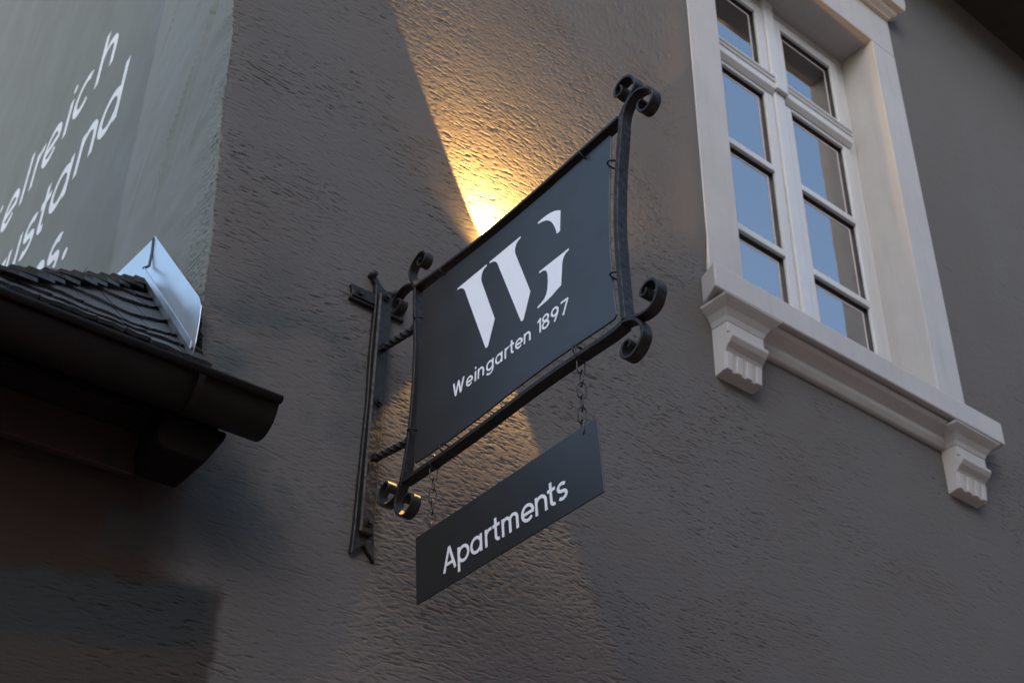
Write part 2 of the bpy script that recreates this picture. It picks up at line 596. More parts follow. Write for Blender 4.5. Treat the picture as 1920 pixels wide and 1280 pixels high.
czm = 0.5*(zs[:-1]+zs[1:])[:, None]
keep = ~((cxm > OX0) & (cxm < OX1) & (czm > OZ0) & (czm < OZ1))
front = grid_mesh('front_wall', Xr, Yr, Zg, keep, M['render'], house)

# pale side wall, trowelled smooth, rougher near the arris
ys = spaced([(0, 0.12, 0.005), (0.12, 0.72, 0.014), (0.72, 0.90, 0.006), (0.90, 3.6, 0.09), (3.6, 9.0, 0.4)])
zs2 = np.concatenate([zs, np.arange(8.2, 12.6, 0.2)])
Zroof = lambda y: 7.74+(np.minimum(y, 9.2-y)+0.6)*0.824
Yg, Zs = np.meshgrid(ys, zs2)
f_tro = field(0.03, 0.16, 0.5)
lowz = sstep(4.4, 3.2, Zs)
hs = (0.0005*samp(f_tro, Yg, Zs)+0.0010*samp(f_low, Yg, Zs)+0.0004*samp(f_mid, Yg, Zs))*(1-0.85*sstep(0.8, 1.1, Yg))
hs += (0.0022*samp(f_mid, Yg, Zs)+0.0010*samp(f_bump, Yg, Zs))*np.exp(-Yg/0.15)*(0.5+0.9*lowz)
step_line = 0.80-0.03*(Zs-4.2)
hs += 0.006*sstep(step_line+0.005, step_line-0.005, Yg)*sstep(3.9, 4.3, Zs)
for k_ in range(40):                                # trowel ridges dragged towards the arris
    y0_, z0_ = rng.uniform(0.04, 0.66), rng.uniform(3.5, 5.3)
    an_ = rng.uniform(0.9, 1.5)
    ln_, wd_ = rng.uniform(0.08, 0.30), rng.uniform(0.006, 0.014)
    dy_, dz_ = Yg-y0_, Zs-z0_
    al_ = dy_*-math.cos(an_)+dz_*math.sin(an_)
    ac_ = dy_*math.sin(an_)+dz_*math.cos(an_)
    hs += rng.uniform(-1, 1)*0.0060*np.exp(-(ac_/wd_)**2-(al_/ln_)**4)*(1+np.tanh(ac_/wd_*2)*0.7)*sstep(3.78, 3.98, Zs)
Xs = corner_x(Zs)*np.clip(1-Yg/1.2, 0, 1)-hs*np.clip(Yg/0.02, 0, 1)
nf = len(zs2)
nz0 = len(zs)
Xs[:nz0, 0] = Xr[:, 0]
Ys = Yg.copy()
Ys[:nz0, 0] = Yr[:, 0]
side = grid_mesh('side_wall', Xs, Ys, Zs, (0.5*(zs2[:-1]+zs2[1:]))[:, None] < Zroof(0.5*(ys[:-1]+ys[1:]))[None, :], M['side'], house)
for pts_ in ([(0.87, 4.083), (0.93, 4.074), (1.02, 4.080), (1.09, 4.073), (1.17, 4.079)], [(0.405, 4.60), (0.398, 4.50), (0.382, 4.38), (0.377, 4.28)]):
    P_ = resample(pts_, 0.02)
    V_, F_ = [], []
    for i_, (a_, b_) in enumerate(P_):
        w_ = 0.0022*math.sin(math.pi*min(1, (i_+0.6)/len(P_)))+0.0006
        V_ += [(-0.0052, a_-w_*0.7, b_+w_), (-0.0052, a_+w_*0.7, b_-w_), (0.004, a_-w_*0.7, b_+w_), (0.004, a_+w_*0.7, b_-w_)]
    for i_ in range(len(P_)-1):
        q_ = 4*i_
        F_ += [(q_, q_+1, q_+5, q_+4), (q_, q_+4, q_+6, q_+2), (q_+1, q_+3, q_+7, q_+5)]
    obj('crack', V_, F_, M['gasket'], side)
# roof overhang above
ev = box('eaves_soffit', (-0.3, 9.0, -0.50, 0.2, 7.29, 7.37), M['eaves'], house, 0.004)
box('eaves_fascia', (-0.3, 9.0, -0.53, -0.5005, 7.25, 7.76), M['eaves'], house, 0.004)
rf = obj('roof', [(-0.4, -0.6, 7.80), (9.0, -0.6, 7.80), (9.0, 4.5, 12.0), (-0.4, 4.5, 12.0), (-0.4, -0.6, 7.90), (9.0, -0.6, 7.90), (9.0, 4.5, 12.1), (-0.4, 4.5, 12.1)],
         [(0, 1, 2, 3), (7, 6, 5, 4), (0, 4, 5, 1), (2, 6, 7, 3), (1, 5, 6, 2), (0, 3, 7, 4)], M['slate'], house)

# ------------------------------------------------------------------ window surround
sur = obj('window_surround', *merge([
    bxd(1.704, 1.876, -0.012, 0.30, 4.19, 6.285),
    bxd(2.993, 3.168, -0.012, 0.30, 4.19, 6.285),
    bxd(1.704, 3.168, -0.012, 0.30, 6.285, 6.55)]), M['trim'], house)
bevel(sur, 0.004, 2)
# cornice above: moulded profile with returns
def moulding(name, prof, x0, x1, material, parent, ret=True, yw=0.01):
    """prof: list of (projection, z). Sides follow the projection when ret is set."""
    V, F = [], []
    n = len(prof)
    base = prof[0][0]
    for p, z in prof:
        o = p-base if ret else 0
        V += [(x0-o, yw, z), (x0-o, -p, z), (x1+o, -p, z), (x1+o, yw, z)]
    for i in range(n-1):
        for k in range(3):
            F.append((i*4+k, i*4+k+1, (i+1)*4+k+1, (i+1)*4+k))
        F.append((i*4+3, i*4, (i+1)*4, (i+1)*4+3))
    F.append((0, 1, 2, 3))
    F.append(tuple(range((n-1)*4, n*4)))
    return obj(name, V, F, material, parent)
moulding('cornice', [(0.030, 6.535), (0.033, 6.542), (0.054, 6.556), (0.060, 6.572), (0.060, 6.578), (0.086, 6.581), (0.092, 6.610), (0.092, 6.670), (0.02, 6.700)], 1.712, 3.160, M['trim'], sur)
sill = obj('window_sill', [(1.668, 0.0, 4.086), (3.262, 0.0, 4.098), (3.245, -0.102, 4.094), (1.622, -0.102, 4.082),
                           (1.668, 0.0, 4.200), (3.262, 0.0, 4.212), (3.245, -0.102, 4.195), (1.622, -0.102, 4.183)],
           [(0, 1, 2, 3), (4, 5, 6, 7), (0, 1, 5, 4), (1, 2, 6, 5), (2, 3, 7, 6), (3, 0, 4, 7)], M['trim'], sur)
bevel(sill, 0.006, 2)
box('inner_sill', (1.878, 2.991, 0.0, 0.30, 4.12, 4.235), M['trim'], sur, 0.003)
moulding('bed_moulding', [(0.012, 4.000), (0.018, 4.004), (0.030, 4.022), (0.032, 4.040), (0.045, 4.050), (0.068, 4.066), (0.078, 4.0800)], 1.80, 3.05, M['trim'], sur, ret=False)
def corbel(x0, x1):
    """x0..x1: the neck; the cap breaks out round it"""
    cap = moulding('corbel', [(0.068, 4.002), (0.070, 4.008), (0.074, 4.020), (0.088, 4.040), (0.106, 4.056), (0.114, 4.064), (0.116, 4.070), (0.110, 4.076), (0.096, 4.079), (0.096, 4.0805)],
                   x0, x1, M['trim'], sur)
    prof = [(0.0, 4.001), (0.068, 4.001), (0.068, 3.960), (0.060, 3.959), (0.060, 3.955), (0.076, 3.954), (0.084, 3.947), (0.083, 3.936), (0.072, 3.920), (0.055, 3.905), (0.050, 3.897), (0.047, 3.888)]
    prof += [(0.040, 3.826), (0.0, 3.816)]
    prism('corbel_body', prof, lambda a, b, t: (t, 0.008-a if a == 0 else -a, b), x0, x1, M['trim'], cap, 0.002)
    w = x1-x0
    for k in range(4):                               # ribs between the flutes
        a = x0+0.004+k*(w-0.008-0.028)/3
        pts = [(0.040, 3.888), (0.0535, 3.891), (0.0465, 3.827), (0.032, 3.826)]
        prism('corbel_rib', pts, lambda p, q, t: (t, -p, q), a, a+0.028, M['trim'], cap, 0.0025)
    return cap
corbel(1.703, 1.877)
corbel(2.945, 3.128)

# ------------------------------------------------------------------ window
win = obj('window', *merge([                        # outer frame
    bxd(1.8765, 1.945, 0.1700, 0.2400, 4.2355, 6.2845), bxd(2.925, 2.9925, 0.1700, 0.2400, 4.2355, 6.2845),
    bxd(1.945, 2.925, 0.1700, 0.2400, 6.215, 6.2845), bxd(1.945, 2.925, 0.1700, 0.2400, 4.2355, 4.262)]), M['frame'], house)
bevel(win, 0.004, 2)
mul = box('mullion', (2.402, 2.468, 0.1440, 0.2400, 4.2355, 6.2845), M['frame'], win, 0.006, 2)
tpf = [(0.0, 5.664), (0.018, 5.666), (0.034, 5.684), (0.036, 5.688), (0.036, 5.720), (0.041, 5.723), (0.043, 5.728), (0.043, 5.733), (0.037, 5.736), (0.037, 5.743), (0.043, 5.747), (0.045, 5.752), (0.045, 5.757), (0.037, 5.762), (0.0, 5.790)]
for xa, xb in ((1.945, 2.4015), (2.4685, 2.925)):
    prism('transom', tpf, lambda a, b, t: (t, 0.172-a*1.0, b), xa, xb, M['frame'], win, 0.0015)
box('transom_block', (2.398, 2.472, 0.1230, 0.1435, 5.684, 5.765), M['frame'], win, 0.004)
def sash(x0, x1, z0, z1, bars, sb=0.052, sp_=0.052):
    st = 0.052
    s = obj('sash', *merge([bxd(x0, x0+st, 0.1560, 0.2200, z0, z1), bxd(x1-st, x1, 0.1560, 0.2200, z0, z1),
                            bxd(x0+st, x1-st, 0.1560, 0.2200, z1-sp_, z1), bxd(x0+st, x1-st, 0.1560, 0.2200, z0, z0+sb)]), M['frame'], win)
    bevel(s, 0.005, 2)
    zz = [z0+sb]+[q for b in bars for q in (b-0.016, b+0.016)]+[z1-sp_]
    for b in bars:
        box('glazing_bar', (x0+st+0.0005, x1-st-0.0005, 0.1540, 0.2100, b-0.016, b+0.016), M['frame'], s, 0.003, 2)
    a, c = x0+st, x1-st
    for i in range(0, len(zz), 2):
        lo, hi = zz[i], zz[i+1]
        # dark gasket lining the rebate, glass, and a pale strip on the front of the glass
        gk = 0.004
        obj('gasket', *merge([bxd(a+0.0005, a+gk, 0.1690, 0.2080, lo+0.001, hi-0.001), bxd(c-gk, c-0.0005, 0.1690, 0.2080, lo+0.001, hi-0.001),
                              bxd(a+gk, c-gk, 0.1690, 0.2080, hi-gk, hi-0.0005), bxd(a+gk, c-gk, 0.1690, 0.2080, lo+0.0005, lo+gk)]), M['gasket'], s)
        box('pane', (a+gk, c-gk, 0.1780, 0.1820, lo+gk, hi-gk), M['glass'], s, 0)
        ip = box('inner_pane', (a+gk, c-gk, 0.2100, 0.2140, lo+gk, hi-gk), M['glass'], s, 0)
        ip.rotation_euler = (0, 0, R(random.uniform(-0.35, 0.35)))
        i0, i1 = 0.022, 0.030
        obj('edge_strip', *merge([bxd(a+i0, a+i1, 0.1770, 0.1778, lo+i0, hi-i0), bxd(c-i1, c-i0, 0.1770, 0.1778, lo+i0, hi-i0),
                              bxd(a+i1, c-i1, 0.1770, 0.1778, hi-i1, hi-i0), bxd(a+i1, c-i1, 0.1770, 0.1778, lo+i0, lo+i1)]), M['edge_strip'], s)
    return s
for xa, xb in ((1.9455, 2.4015), (2.4685, 2.9245)):
    sash(xa, xb, 4.2625, 5.6605, (4.755, 5.205), 0.052, 0.016)
    sash(xa, xb, 5.7905, 6.2145, (), 0.022)
obj('window_recess', *merge([bxd(1.83, 1.876, 0.302, 1.6, 4.1, 6.4), bxd(2.994, 3.04, 0.302, 1.6, 4.1, 6.4), bxd(1.83, 3.04, 1.6, 1.65, 4.1, 6.4),
                             bxd(1.83, 3.04, 0.302, 1.6, 6.40, 6.44), bxd(1.83, 3.04, 0.302, 1.6, 4.06, 4.10)]), M['room'], house)

# ------------------------------------------------------------------ stroke lettering
def arc(cx, cy, rx, ry, a0, a1, n=None):
    n = n or max(6, int(abs(a1-a0)/9))
    return [(cx+rx*math.cos(R(a0+(a1-a0)*i/n)), cy+ry*math.sin(R(a0+(a1-a0)*i/n))) for i in range(n+1)]
def glyph(ch, w):
    """strokes of a plain geometric sans, x-height 1; returns (list of (points, closed), width)"""
    h = w/2
    r = 0.5-h
    rn = 0.40-h/2
    if ch == 'e':
        return [(arc(0.5, 0.5, r, r, 0, 318), 0), ([(h*1.6, 0.47), (1-h*0.4, 0.47)], 0)], 1.0
    if ch == 'c':
        return [(arc(0.5, 0.5, r, r, 48, 312), 0)], 0.88
    if ch == 'o':
        return [(arc(0.5, 0.5, r, r, 0, 360), 1)], 1.0
    if ch == 'a':
        return [(arc(0.5, 0.5, r, r, 0, 360), 1), ([(1-h, 1.0), (1-h, 0.0)], 0)], 1.0
    if ch == 'd':
        return [(arc(0.5, 0.5, r, r, 0, 360), 1), ([(1-h, 1.46), (1-h, 0.0)], 0)], 1.0
    if ch == 'p':
        return [(arc(0.5, 0.5, r, r, 0, 360), 1), ([(h, 1.0), (h, -0.42)], 0)], 1.0
    if ch == 'g':
        return [(arc(0.5, 0.5, r, r, 0, 360), 1), ([(1-h, 1.0), (1-h, 0.02)]+arc(0.5, 0.0, r, 0.42-h, 0, -152)[1:], 0)], 1.0
    if ch == 'i':
        return [([(h, 1.0), (h, 0.0)], 0), (arc(h, 1.33, h*0.62, h*0.62, 0, 360, 12), 2)], w
    if ch == 'l':
        return [([(h, 1.46), (h, 0.0)], 0)], w
    if ch in 'nh':
        top = 1.0 if ch == 'n' else 1.46
        return [([(h, top), (h, 0.0)], 0), (arc(h+rn, 1-h-rn, rn, rn, 180, 0)+[(h+2*rn, 0.0)], 0)], 2*rn+w
    if ch == 'u':
        return [([(h, 1.0)]+arc(h+rn, h+rn, rn, rn, 180, 360)+[(h+2*rn, 1.0)], 0), ([(h+2*rn, 0.9), (h+2*rn, 0.0)], 0)], 2*rn+w
    if ch == 'm':
        q = 0.33-h/2
        return [([(h, 1.0), (h, 0.0)], 0), (arc(h+q, 1-h-q, q, q, 180, 0)+[(h+2*q, 0.0)], 0),
                (arc(h+3*q, 1-h-q, q, q, 180, 0)+[(h+4*q, 0.0)], 0)], 4*q+w
    if ch == 'r':
        q = 0.36
        return [([(h, 1.0), (h, 0.0)], 0), (arc(h+q, 1-h-q, q, q, 180, 75), 0)], 0.58
    if ch == 't':
        return [([(0.24, 1.34), (0.24, 0.30)]+arc(0.24+0.22, 0.30, 0.22, 0.30-h, 180, 285)[1:], 0), ([(0.0, 1-h), (0.56, 1-h)], 0)], 0.58
    if ch == 's':
        q = (1-w)/4
        cx = 0.37
        rx = 0.37-h
        return [(arc(cx, 1-h-q, rx, q, 35, 270)+arc(cx, h+q, rx, q, 90, -145)[1:], 0)], 0.74
    if ch == 'z':
        return [([(0.04, 1-h), (0.80, 1-h)], 0), ([(0.76, 1-h), (0.06, h)], 0), ([(0.02, h), (0.82, h)], 0)], 0.84
    if ch == 'W':
        c = 1.38
        return [([(0.06, c), (0.42, 0.0)], 0), ([(0.42, 0.0), (0.76, c)], 0), ([(0.76, c), (1.10, 0.0)], 0), ([(1.10, 0.0), (1.46, c)], 0)], 1.5
    if ch == 'A':
        c = 1.40
        return [([(0.06, 0), (0.54, c)], 0), ([(0.54, c), (1.04, 0)], 0), ([(0.24, 0.42), (0.86, 0.42)], 0)], 1.1
    if ch == '1':
        return [([(0.40, 1.38), (0.40, 0)], 0), ([(0.06, 1.08), (0.40, 1.30)], 0)], 0.5
    if ch == '8':
        return [(arc(0.44, 1.02, 0.31, 0.36-h, 0, 360), 1), (arc(0.44, 0.37, 0.44-h, 0.40-h, 0, 360), 1)], 0.88
    if ch == '9':
        return [(arc(0.45, 0.94, 0.45-h, 0.44-h, 0, 360), 1), ([(0.86-h*0.2, 0.80), (0.42, 0.0)], 0)], 0.9
    if ch == '7':
        return [([(0.0, 1.38-h), (0.82, 1.38-h)], 0), ([(0.80, 1.36-h*0.6), (0.26, 0)], 0)], 0.86
    if ch == '.':
        return [(arc(h*1.2, h*1.1, h*0.7, h*0.7, 0, 360, 12), 2)], w*1.2
    return [], 0.4
def letter(ch, place, sx, sz, w, material, parent, wx=None, proud=0.0006):
    """place(a, b, t) maps letter-plane metres and height off the surface to the world."""
    strokes, width = glyph(ch, w)
    V, F = [], []
    for si, (P, closed) in enumerate(strokes):
        tz = proud+0.00012*si
        if closed == 2:                             # filled dot
            k = len(V)
            n = len(P)-1
            cx, cy = sum(p[0] for p in P[:-1])/n, sum(p[1] for p in P[:-1])/n
            D = [(cx+(p[0]-cx)*1.75, cy+(p[1]-cy)*1.75) for p in P[:-1]]
            V += [place(a*sx, b*sz, tz) for a, b in D]+[place(a*sx, b*sz, 0) for a, b in D]
            F.append(tuple(range(k, k+n)))
            F += [(k+i, k+(i+1) % n, k+n+(i+1) % n, k+n+i) for i in range(n)]
            continue
        Q = [np.array(p) for p in (P[:-1] if closed else P)]
        n = len(Q)
        L, Rr = [], []
        for i in range(n):
            a = Q[i-1] if (i > 0 or closed) else Q[i]
            c = Q[(i+1) % n] if (i < n-1 or closed) else Q[i]
            d1 = Q[i]-a
            d2 = c-Q[i]
            if np.linalg.norm(d1) < 1e-9:
                d1 = d2
            if np.linalg.norm(d2) < 1e-9:
                d2 = d1
            d1 = d1/np.linalg.norm(d1)
            d2 = d2/np.linalg.norm(d2)
            n1 = np.array([-d1[1], d1[0]])
            n2 = np.array([-d2[1], d2[0]])
            m = n1+n2
            m = m/max(0.4, m.dot(n1)) if np.linalg.norm(m) > 1e-6 else n1
            L.append(Q[i]+m*w/2)
            Rr.append(Q[i]-m*w/2)
        if ch in 'WA':                               # cut diagonal ends level
            pass
        k = len(V)
        for i in range(n):
            for p in (L[i], Rr[i]):
                V.append(place(p[0]*sx, p[1]*sz, tz))
            for p in (L[i], Rr[i]):
                V.append(place(p[0]*sx, p[1]*sz, 0.0))
        m_ = n if closed else n-1
        for i in range(m_):
            j = (i+1) % n
            F.append((k+4*i, k+4*i+1, k+4*j+1, k+4*j))
            F.append((k+4*i, k+4*j, k+4*j+2, k+4*i+2))
            F.append((k+4*i+1, k+4*i+3, k+4*j+3, k+4*j+1))
        if not closed:
            for i in (0, n-1):
                F.append((k+4*i, k+4*i+1, k+4*i+3, k+4*i+2))
    o = obj('letter', V, F, material, parent)
    return o

# lettering on the side wall (reads towards the corner)
def wall_place(y0, z0):
    def f(a, b, t):
        y, z = y0-a, z0+b
        x = float(corner_x(z))*max(0, 1-y/1.2)
        return (x-0.0012-t, y, z)
    return f
WL = [('i', 2.985, 5.338, 0.215, 0.213), ('e', 2.840, 5.340, 0.227, 0.221), ('l', 2.551, 5.350, 0.215, 0.211), ('r', 2.419, 5.347, 0.200, 0.212), ('e', 2.290, 5.335, 0.222, 0.218),
      ('i', 2.006, 5.343, 0.214, 0.212), ('c', 1.923, 5.337, 0.229, 0.218), ('h', 1.648, 5.338, 0.217, 0.210),
      ('z', 2.66, 4.806, 0.215, 0.213), ('u', 2.454, 4.818, 0.200, 0.204), ('s', 2.230, 4.798, 0.229, 0.220), ('t', 2.044, 4.797, 0.216, 0.211), ('a', 1.901, 4.810, 0.218, 0.217), ('n', 1.621, 4.837, 0.215, 0.215), ('d', 1.404, 4.823, 0.215, 0.214),
      ('n', 1.900, 4.340, 0.210, 0.212), ('s', 1.683, 4.344, 0.210, 0.211), ('.', 1.470, 4.344, 0.215, 0.215)]
for ch, y0, z0, sx_, sz_ in WL:
    letter(ch, wall_place(y0, z0), sx_, sz_, 0.19, M['wallletter'], side, proud=0.0004)

# ------------------------------------------------------------------ wrought iron hanging sign
XS = 0.444
XN, XF = XS-0.013, XS+0.013
sign = thing('hanging_sign', 'wrought iron scrolled bracket sign with white WG monogram on dark panel', 'sign', (0.455, 0, 2.80))
# wall plate: post with fish-tail ends
post = prism('wall_post', [(0.426, 2.792), (0.457, 2.822), (0.490, 2.786), (0.482, 2.86), (0.480, 3.00), (0.482, 3.20), (0.479, 3.36), (0.480, 3.50), (0.484, 3.535), (0.478, 3.552), (0.464, 3.545),
                           (0.450, 3.552), (0.434, 3.572), (0.424, 3.580), (0.418, 3.568), (0.430, 3.55), (0.433, 3.50), (0.431, 3.34), (0.434, 3.20), (0.431, 3.02), (0.429, 2.86)],
             lambda a, b, t: (a, -t, b), -0.004, 0.013, M['iron'], sign, 0.002)
box('post_spine', (0.4375, 0.4755, -0.026, -0.0131, 2.845, 3.525), M['iron'], post, 0.004, 1)
for cx_, cz_, r_ in ((0.420, 3.577, 0.009), (0.486, 3.545, 0.008)):
    obj('post_curl', *cyl((cx_, 0.002, cz_), (0, -1, 0), r_, 0.024, 14), M['iron'], post, True)
cross = prism('crossbar', [(0.360, 3.477), (0.367, 3.500), (0.360, 3.523), (0.524, 3.523), (0.517, 3.500), (0.524, 3.477)], lambda a, b, t: (a, -t, b), -0.004, 0.011, M['iron'], sign, 0.002)
box('crossbar_ridge', (0.364, 0.4305, -0.015, -0.0111, 3.486, 3.492), M['iron'], cross, 0.001, 1)
for x_, y_, z_ in ((0.456, -0.030, 3.197), (0.457, -0.030, 2.872), (0.455, -0.030, 3.512), (0.388, -0.011, 3.501), (0.503, -0.011, 3.498)):
    obj('bolt', *merge([cyl((x_, y_+0.001, z_), (0, -1, 0), 0.0115, 0.0035, 16), cyl((x_, y_-0.0026, z_), (0, -1, 0), 0.0075, 0.007, 6)]), M['iron'], sign)
def twisted(a, b, s, turns, seg=60):
    a, b = Vector(a), Vector(b)
    d = (b-a).normalized()
    e1 = Vector((0, 0, 1)).cross(d).normalized()
    e2 = d.cross(e1)
    V, F = [], []
    for i in range(seg+1):
        t = i/seg
        k = min(max((t-0.12)/0.76, 0), 1)
        w = turns*2*math.pi*k
        c = a.lerp(b, t)
        for q in range(4):
            an = w+math.pi/4+q*math.pi/2
            V.append(tuple(c+e1*(s*0.707*math.cos(an))+e2*(s*0.707*math.sin(an))))
    for i in range(seg):
        for q in range(4):
            F.append((i*4+q, i*4+(q+1) % 4, i*4+4+(q+1) % 4, i*4+4+q))
    F += [(0, 1, 2, 3), tuple(range(seg*4, seg*4+4))]
    return V, F
obj('arm', *twisted((0.452, -0.028, 3.352), (0.444, -0.203, 3.316), 0.015, 1.25), M['iron'], sign)
obj('arm', *twisted((0.455, -0.028, 3.040), (0.444, -0.212, 3.004), 0.015, 1.25), M['iron'], sign)
TOP = [(-0.195, 3.434), (-0.336, 3.4185), (-0.471, 3.410), (-0.602, 3.408), (-0.722, 3.410), (-0.824, 3.413), (-0.917, 3.416)]
RIGHT = [(-0.923, 3.386), (-0.917, 3.345), (-0.907, 3.266), (-0.900, 3.161), (-0.901, 3.086), (-0.904, 3.021), (-0.910, 2.925)]
LEFT = [(-0.194, 3.428), (-0.203, 3.329), (-0.211, 3.263), (-0.215, 3.171), (-0.215, 3.085), (-0.209, 3.003), (-0.199, 2.936), (-0.192, 2.905)]
BOT = [(-0.198, 2.899), (-0.294, 2.899), (-0.384, 2.900), (-0.484, 2.904), (-0.589, 2.910), (-0.672, 2.914), (-0.751, 2.915), (-0.812, 2.9145), (-0.870, 2.914), (-0.905, 2.918)]
for P, th_ in ((TOP, 0.0085), (RIGHT, 0.0125), (LEFT, 0.0095), (BOT, 0.011)):
    obj('frame_bar', *strip_bar(P, th_, XN, XF, 0.0012, 0.006), M['iron'], sign)
SA = [(-0.919, 3.386), (-0.921, 3.404), (-0.927, 3.422), (-0.942, 3.438), (-0.956, 3.452), (-0.966, 3.466), (-0.966, 3.479), (-0.959, 3.495), (-0.946, 3.507), (-0.929, 3.509), (-0.917, 3.504), (-0.910, 3.495), (-0.909, 3.484), (-0.915, 3.476), (-0.924, 3.474), (-0.930, 3.481), (-0.931, 3.489), (-0.926, 3.497)]
SB = [(-0.925, 3.386), (-0.929, 3.408), (-0.935, 3.424), (-0.943, 3.434), (-0.955, 3.4425), (-0.970, 3.446), (-0.987, 3.440), (-1.002, 3.428), (-1.012, 3.414), (-1.013, 3.400), (-1.008, 3.388), (-0.998, 3.380), (-0.988, 3.379), (-0.978, 3.385), (-0.972, 3.396), (-0.972, 3.405), (-0.977, 3.411), (-0.985, 3.410)]
SCc = [(-0.908, 2.927), (-0.931, 2.917), (-0.950, 2.911), (-0.972, 2.911), (-0.987, 2.920), (-0.994, 2.934), (-0.997, 2.946), (-0.994, 2.960), (-0.984, 2.969), (-0.969, 2.969), (-0.958, 2.961), (-0.955, 2.952), (-0.959, 2.947), (-0.967, 2.948), (-0.972, 2.958)]
SDd = [(-0.897, 2.922), (-0.916, 2.918), (-0.934, 2.911), (-0.948, 2.897), (-0.954, 2.881), (-0.955, 2.867), (-0.947, 2.853), (-0.934, 2.842), (-0.919, 2.838), (-0.905, 2.844), (-0.900, 2.856), (-0.903, 2.867), (-0.912, 2.874), (-0.921, 2.873), (-0.925, 2.866), (-0.919, 2.858)]
SE_ = [(-0.194, 3.428), (-0.188, 3.443), (-0.174, 3.466), (-0.166, 3.486), (-0.166, 3.501), (-0.175, 3.515), (-0.189, 3.525), (-0.206, 3.530), (-0.221, 3.525), (-0.231, 3.512), (-0.231, 3.498), (-0.221, 3.489), (-0.208, 3.490), (-0.199, 3.501), (-0.201, 3.510), (-0.210, 3.511)]
SF_ = [(-0.194, 3.430), (-0.184, 3.446), (-0.163, 3.460), (-0.139, 3.466), (-0.116, 3.462), (-0.099, 3.451), (-0.089, 3.435), (-0.092, 3.419), (-0.106, 3.409), (-0.122, 3.411), (-0.131, 3.421), (-0.131, 3.432), (-0.121, 3.441), (-0.109, 3.441)]
SG_ = [(-0.195, 2.912), (-0.187, 2.893), (-0.176, 2.872), (-0.172, 2.854), (-0.177, 2.836), (-0.190, 2.820), (-0.205, 2.812), (-0.219, 2.813), (-0.232, 2.820), (-0.240, 2.832), (-0.239, 2.846), (-0.230, 2.855), (-0.220, 2.857), (-0.208, 2.854), (-0.201, 2.846)]
SH_ = [(-0.192, 2.915), (-0.186, 2.893), (-0.175, 2.876), (-0.159, 2.869), (-0.141, 2.867), (-0.120, 2.872), (-0.105, 2.884), (-0.101, 2.899), (-0.105, 2.914), (-0.117, 2.924), (-0.131, 2.926), (-0.139, 2.918), (-0.139, 2.908), (-0.132, 2.901)]
for P in (SA, SB, SCc, SDd, SE_, SF_, SG_, SH_):
    obj('scroll', *strip_bar(P, 0.0062, XN+0.0007, XF-0.0007, 0.001, 0.0028, taper=lambda s: 1.0 if s < 0.7 else 1.0-0.25*(s-0.7)/0.3), M['iron'], sign)
# panel with waisted edges
PL = [(-0.221, 3.326), (-0.2225, 3.264), (-0.2245, 3.172), (-0.2245, 3.086), (-0.224, 3.001)]
PB = [(-0.292, 2.931), (-0.363, 2.932), (-0.465, 2.9365), (-0.548, 2.943), (-0.645, 2.948), (-0.704, 2.950), (-0.782, 2.9495), (-0.843, 2.948)]
PR = [(-0.8755, 3.033), (-0.8715, 3.112), (-0.872, 3.204), (-0.878, 3.296)]
PT = [(-0.842, 3.400), (-0.776, 3.398), (-0.675, 3.395), (-0.553, 3.395), (-0.452, 3.398), (-0.319, 3.405)]
outline = [(-0.219, 3.402)]+PL+[(-0.224, 2.942), (-0.231, 2.9325)]+PB+[(-0.876, 2.948), (-0.8825, 2.955)]+PR+[(-0.886, 3.393), (-0.881, 3.401)]+PT+[(-0.226, 3.410)]
panel = prism('sign_panel', outline, lambda a, b, t: (XS+t, a, b), -0.002, 0.002, M['panel'], sign, 0.0006)
sp = lambda y0, z0: (lambda a, b, t: (XS-0.0021-t, y0-a, z0+b))
def smooth_poly(pts):
    return pts
W1 = [(-0.365, 3.3245), (-0.3655, 3.3285), (-0.4745, 3.3285), (-0.475, 3.3245), (-0.4665, 3.322), (-0.4605, 3.317), (-0.457, 3.310), (-0.4555, 3.302), (-0.457, 3.293), (-0.461, 3.283), (-0.510, 3.160), (-0.4885, 3.1015), (-0.487, 3.100), (-0.482, 3.100), (-0.480, 3.102), (-0.401, 3.290), (-0.3965, 3.302), (-0.3905, 3.312), (-0.384, 3.318), (-0.376, 3.3225)]
G1 = [(-0.654, 3.323), (-0.6545, 3.327), (-0.667, 3.3275), (-0.682, 3.327), (-0.695, 3.325), (-0.708, 3.321), (-0.719, 3.3155), (-0.728, 3.309), (-0.727, 3.282), (-0.726, 3.2555), (-0.7155, 3.256), (-0.7145, 3.262), (-0.711, 3.273), (-0.705, 3.288), (-0.699, 3.298), (-0.691, 3.307), (-0.682, 3.314), (-0.670, 3.319)]
G2 = [(-0.659, 3.189), (-0.6595, 3.193), (-0.752, 3.1935), (-0.752, 3.189), (-0.744, 3.187), (-0.738, 3.183), (-0.734, 3.1765), (-0.732, 3.168), (-0.731, 3.155), (-0.728, 3.116), (-0.713, 3.1115), (-0.700, 3.107), (-0.680, 3.1035), (-0.655, 3.102), (-0.654, 3.106), (-0.667, 3.1095), (-0.676, 3.114), (-0.682, 3.121), (-0.6855, 3.132), (-0.687, 3.150), (-0.6865, 3.165), (-0.6845, 3.176), (-0.680, 3.183), (-0.673, 3.1875)]
for P in (W1, [(a-0.1205, b) for a, b in W1], G1, G2):
    prism('monogram_shape', P, lambda a, b, t: (XS-0.0021-t, a, b), 0.0, 0.0007, M['letter'], panel)
